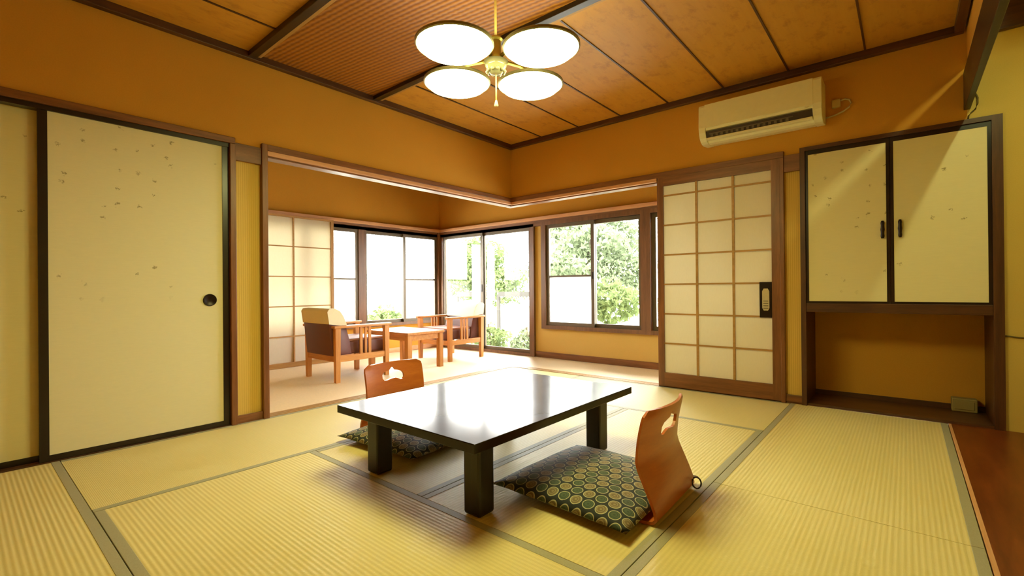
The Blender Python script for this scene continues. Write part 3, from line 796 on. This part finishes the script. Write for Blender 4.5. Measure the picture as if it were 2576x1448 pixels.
# ================================================================== SUNROOM ARMCHAIRS
def armchair(label):
    """local: x across, +y forward (seat faces +y), origin on the floor under the middle"""
    r = empty('armchair', (0, 0, 0), label, 'armchair', 'wooden armchairs in the sunroom')
    HW = 0.295; yb, yf = -0.27, 0.265
    for sx in (-1, 1):
        for y, in ((yb,), (yf,)):
            x = sx * (HW - 0.024)
            m = MB(); m.prism([(x - 0.024, y - 0.026), (x + 0.024, y - 0.026), (x + 0.024, y + 0.026), (x - 0.024, y + 0.026)], 'z', 0.0, 0.505)
            for v in m.b.verts:
                if v.co.z < 0.01: v.co.x += (x - v.co.x) * 0.2; v.co.y += (y - v.co.y) * 0.2
            m.build('leg', 'chair_z', r)
        x = sx * (HW - 0.024)
        m = MB(); m.prism([(x - 0.034, yb - 0.04), (x + 0.034, yb - 0.04), (x + 0.036, yf - 0.02), (x + 0.022, yf + 0.055), (x - 0.022, yf + 0.055), (x - 0.036, yf - 0.02)], 'z', 0.503, 0.527, bev=0.005)
        m.build('armrest', 'chair_y', r, smooth=40)
        for dy, w in ((-0.05, 0.014), (0.0, 0.009), (0.045, 0.014)):
            m = MB(); m.box(x - 0.008, x + 0.008, dy - w + 0.03, dy + w + 0.03, 0.245, 0.505); m.build('slat', 'chair_z', r)
        box('side_rail', 'chair_y', x - 0.014, x + 0.014, yb + 0.02, yf - 0.02, 0.19, 0.247, parent=r, bev=0.003)
    box('back_rail', 'chair_x', -HW + 0.04, HW - 0.04, yb - 0.014, yb + 0.014, 0.19, 0.247, parent=r, bev=0.003)
    box('front_rail', 'chair_x', -HW + 0.04, HW - 0.04, yf - 0.014, yf + 0.014, 0.19, 0.247, parent=r, bev=0.003)
    m = MB(); m.box(-0.235, 0.235, -0.17, 0.285, 0.247, 0.375, bev=0.022, seg=3); m.build('seat_cushion', 'uphol', r, smooth=50)
    m = MB(); m.box(-0.228, 0.228, -0.13, 0.275, 0.366, 0.392, bev=0.012, seg=3); p = m.build('seat_top', 'uphol_top', r, smooth=50); p['label'] = 'paler worn seat top'
    bp = [(-0.30, 0.247), (-0.10, 0.247), (-0.12, 0.36), (-0.165, 0.52), (-0.20, 0.60), (-0.235, 0.65), (-0.28, 0.675), (-0.33, 0.672), (-0.345, 0.655)]
    m = MB(); m.prism(bp, 'x', -0.243, 0.243, bev=0.008); m.build('backrest', 'uphol', r, smooth=50)
    cp = [(-0.335, 0.545), (-0.352, 0.66), (-0.334, 0.684), (-0.28, 0.69), (-0.225, 0.663), (-0.188, 0.61), (-0.150, 0.515), (-0.160, 0.512), (-0.20, 0.59), (-0.235, 0.645), (-0.28, 0.672), (-0.33, 0.668), (-0.345, 0.65), (-0.325, 0.545)]
    m = MB(); m.prism(cp, 'x', -0.25, 0.25); sa = [(-0.335, 0.545), (-0.352, 0.66), (-0.334, 0.684), (-0.28, 0.69), (-0.225, 0.663), (-0.188, 0.61), (-0.150, 0.515)]
    for xx in (-0.252, 0.244): m.prism(sa, 'x', xx, xx + 0.008)
    m.build('headrest_cover', 'cover', r, smooth=50)
    return r
a1 = armchair('brown armchair with cream headrest cover, its back to us in the sunroom')
a1.location = (-1.005, -1.385, -0.002)
a2 = copy_tree(a1); a2.location = (-1.105, 0.105, -0.002); a2.rotation_euler = (0, 0, PI)
a2['label'] = 'brown armchair facing us by the glass sliding door in the sunroom'

# coffee table
ct = empty('coffee_table', (-1.03, -0.655, -0.002), 'small square wooden coffee table between the two armchairs', 'table')
box('table_top', 'chair_x', -1.405, -0.655, -0.91, -0.40, 0.375, 0.405, parent=ct, bev=0.006)
m = MB()
m.box(-1.36, -0.70, -0.885, -0.865, 0.315, 0.375); m.box(-1.36, -0.70, -0.445, -0.425, 0.315, 0.375)
m.box(-1.38, -1.36, -0.87, -0.44, 0.315, 0.375); m.box(-0.70, -0.68, -0.87, -0.44, 0.315, 0.375); m.build('apron', 'chair_x', ct)
for x in (-1.365, -0.695):
    for y in (-0.872, -0.438):
        m = MB(); m.box(x - 0.028, x + 0.028, y - 0.028, y + 0.028, -0.002, 0.375, bev=0.004); m.build('leg', 'chair_z', ct)

# ================================================================== GARDEN
struct(box('ground', 'gravel', -22, 14, YO + 0.10, 22, -0.5, -0.35))
struct(box('ground_side', 'gravel', -22, XO - 0.10, -10, YO + 0.10, -0.5, -0.35))
def leaf_mesh(name, rx, ry, rz, count, size, shell=0.55):
    rnd = random.Random(name)
    b = bmesh.new()
    for _ in range(count):
        while True:
            d = Vector((rnd.uniform(-1, 1), rnd.uniform(-1, 1), rnd.uniform(-1, 1)))
            if shell < d.length <= 1: break
        lump = 0.82 + 0.18 * math.sin(5 * d.x + 2) * math.sin(4 * d.y + 1) + 0.12 * math.sin(7 * d.z)
        c = Vector((d.x * rx, d.y * ry, d.z * rz)) * lump
        q = Vector((rnd.uniform(-1, 1), rnd.uniform(-1, 1), rnd.uniform(-0.5, 1))).normalized()
        a = q.orthogonal().normalized(); a.rotate(Matrix.Rotation(rnd.uniform(0, 6.28), 3, q)); e = q.cross(a)
        s = size * rnd.uniform(0.6, 1.3)
        vs = [b.verts.new(c + a * s * t + e * s * w + q * h) for t, w, h in ((-1, 0, 0), (0, 0.45, 0.12 * s), (1, 0, -0.2 * s), (0, -0.45, 0.12 * s))]
        b.faces.new((vs[0], vs[1], vs[2])); b.faces.new((vs[0], vs[2], vs[3]))
    me = bpy.data.meshes.new(name); b.to_mesh(me); b.free()
    return me
SH = [leaf_mesh('shrub_leaves_%d' % k, 0.62, 0.5, 0.42, 1500, 0.055) for k in range(2)]
for k, me in enumerate(SH): me.materials.append(M['leaf1' if k == 0 else 'leaf2'])
TR = [leaf_mesh('tree_leaves_%d' % k, 1.1, 1.0, 1.0, 2200, 0.085, 0.2) for k in range(2)]
for k, me in enumerate(TR): me.materials.append(M['leaf2' if k == 0 else 'leaf1'])
STEM = MB().tube([(0, 0, -0.35), (0.02, 0.01, 0.0), (-0.02, 0.0, 0.25)], [0.03, 0.025, 0.015]).build('stem', 'bark'); STEM_ME = STEM.data; bpy.data.objects.remove(STEM)
TRK = MB().tube([(0, 0, -0.35), (0.04, 0.02, 0.6), (-0.03, 0.0, 1.5), (0.05, 0.03, 2.4)], [0.11, 0.085, 0.07, 0.04]).build('trunk', 'bark', smooth=True); TRK_ME = TRK.data; bpy.data.objects.remove(TRK)
def shrub(x, y, z, s, k, label):
    r = empty('shrub', (x, y, -0.35 + 0.0), label, 'shrub', 'garden shrubs outside the windows')
    f = bpy.data.objects.new('foliage', SH[k % 2]); COL.objects.link(f); f.parent = r; f.location = (0, 0, 0.35 + z); f.scale = (s, s, s)
    f.rotation_euler = (0, 0, k * 1.3)
    t = bpy.data.objects.new('stem', STEM_ME); COL.objects.link(t); t.parent = r; t.location = (0, 0, 0.35)
    return r
def tree(x, y, z, s, k, label):
    r = empty('tree', (x, y, -0.35), label, 'tree', 'garden trees outside the windows')
    for dx, dy, dz, q in ((0, 0, 0, 1.0), (0.8, 0.3, -0.7, 0.8), (-0.7, 0.2, -0.5, 0.85)):
        f = bpy.data.objects.new('crown', TR[k % 2]); COL.objects.link(f); f.parent = r
        f.location = (dx * s, dy * s, 0.35 + z + dz * s); f.scale = (s * q,) * 3; f.rotation_euler = (0, 0, k * 0.9 + dx)
    t = bpy.data.objects.new('trunk', TRK_ME); COL.objects.link(t); t.parent = r; t.location = (0, 0, 0.35); t.scale = (1, 1, max(1.0, z / 2.2))
    return r
WD = ['clipped green shrub low behind the glass sliding door', 'low green shrub at the foot of the glass sliding door, nearer its frame post',
      'green shrub low outside the left window, beyond the coffee table', 'pale green shrub outside the right window, under its clear pane',
      'loose leafy shrub outside the right window, behind its partly frosted sash', 'green shrub outside the right end of the window, by the lattice door']
shrub(-2.25, 2.05, 0.0, 0.72, 0, WD[0]); shrub(-1.28, 1.9, -0.04, 0.66, 1, WD[1])
shrub(-3.9, 1.1, 0.22, 0.95, 0, WD[2])
shrub(-0.35, 2.9, 0.65, 1.0, 0, WD[3]); shrub(-2.35, 4.2, 1.2, 1.3, 1, WD[4]); shrub(1.0, 2.6, 0.6, 0.9, 0, WD[5])
tree(-6.4, 6.0, 1.7, 0.95, 1, 'tree straight beyond the glass sliding door, in front of the tallest tree')
tree(-2.9, 6.6, 1.9, 1.0, 0, 'leafy tree behind the partly frosted right window sash')
tree(0.9, 5.6, 1.6, 0.95, 1, 'leafy tree behind the clear pane of the right window')
tree(-4.9, 9.6, 3.3, 1.25, 0, 'tall tree rising far behind the garden rail')  # added to block sky and turn the table's reflection grey-green
tree(-0.4, 9.2, 3.2, 1.2, 1, 'tall tree rising behind the leafy trees outside the right window')  # second added crown, dims the sky mirrored in the tabletop
gf = empty('garden_rail', (-2.6, 3.2, -0.35), 'grey horizontal rail fence outside the glass sliding door', 'fence')
m = MB()
for a, c in ((-5.6, -4.3), (-4.15, -3.1), (-2.95, -1.3)): m.box(a, c, 3.08, 3.12, 0.70, 0.80)
m.build('rail', 'rail', gf)
for x in (-5.4, -4.2, -3.0, -1.5): box('post', 'rail', x - 0.03, x + 0.03, 3.12, 3.17, -0.35, 0.74, parent=gf)

# ================================================================== LIGHT, WORLD, CAMERA
w = bpy.data.worlds.new('overcast'); S.world = w; w.use_nodes = True
nt = w.node_tree; nt.nodes.clear()
bg = nt.nodes.new('ShaderNodeBackground'); bg.inputs[0].default_value = (1.0, 0.985, 0.95, 1); bg.inputs[1].default_value = 30.0
wo = nt.nodes.new('ShaderNodeOutputWorld'); nt.links.new(bg.outputs[0], wo.inputs[0])

cam = bpy.data.cameras.new('camera'); co = bpy.data.objects.new('camera', cam); COL.objects.link(co)
f, yaw, pitch, roll = 1180.37, -0.6986, 0.0019, -0.0089
cam.sensor_fit = 'HORIZONTAL'; cam.sensor_width = 36.0; cam.lens = 36.0 * f / 2576.0
cam.clip_start = 0.05; cam.clip_end = 100
F = Vector((math.sin(yaw) * math.cos(pitch), math.cos(yaw) * math.cos(pitch), math.sin(pitch)))
R0 = Vector((math.cos(yaw), -math.sin(yaw), 0)); U0 = R0.cross(F)
R = math.cos(roll) * R0 + math.sin(roll) * U0; U = -math.sin(roll) * R0 + math.cos(roll) * U0
mw = Matrix(((R.x, U.x, -F.x, 3.3098), (R.y, U.y, -F.y, -3.9404), (R.z, U.z, -F.z, 0.8547), (0, 0, 0, 1)))
co.matrix_world = mw
S.camera = co
S.view_settings.view_transform = 'Standard'; S.view_settings.look = 'None'
S.view_settings.exposure = 0.0; S.view_settings.gamma = 1.0; S.view_settings.use_curve_mapping = False
c = S.cycles
c.max_bounces = 9; c.diffuse_bounces = 6; c.glossy_bounces = 4; c.transmission_bounces = 6; c.transparent_max_bounces = 16
c.sample_clamp_indirect = 6.0; c.caustics_reflective = False; c.caustics_refractive = False
c.use_denoising = True
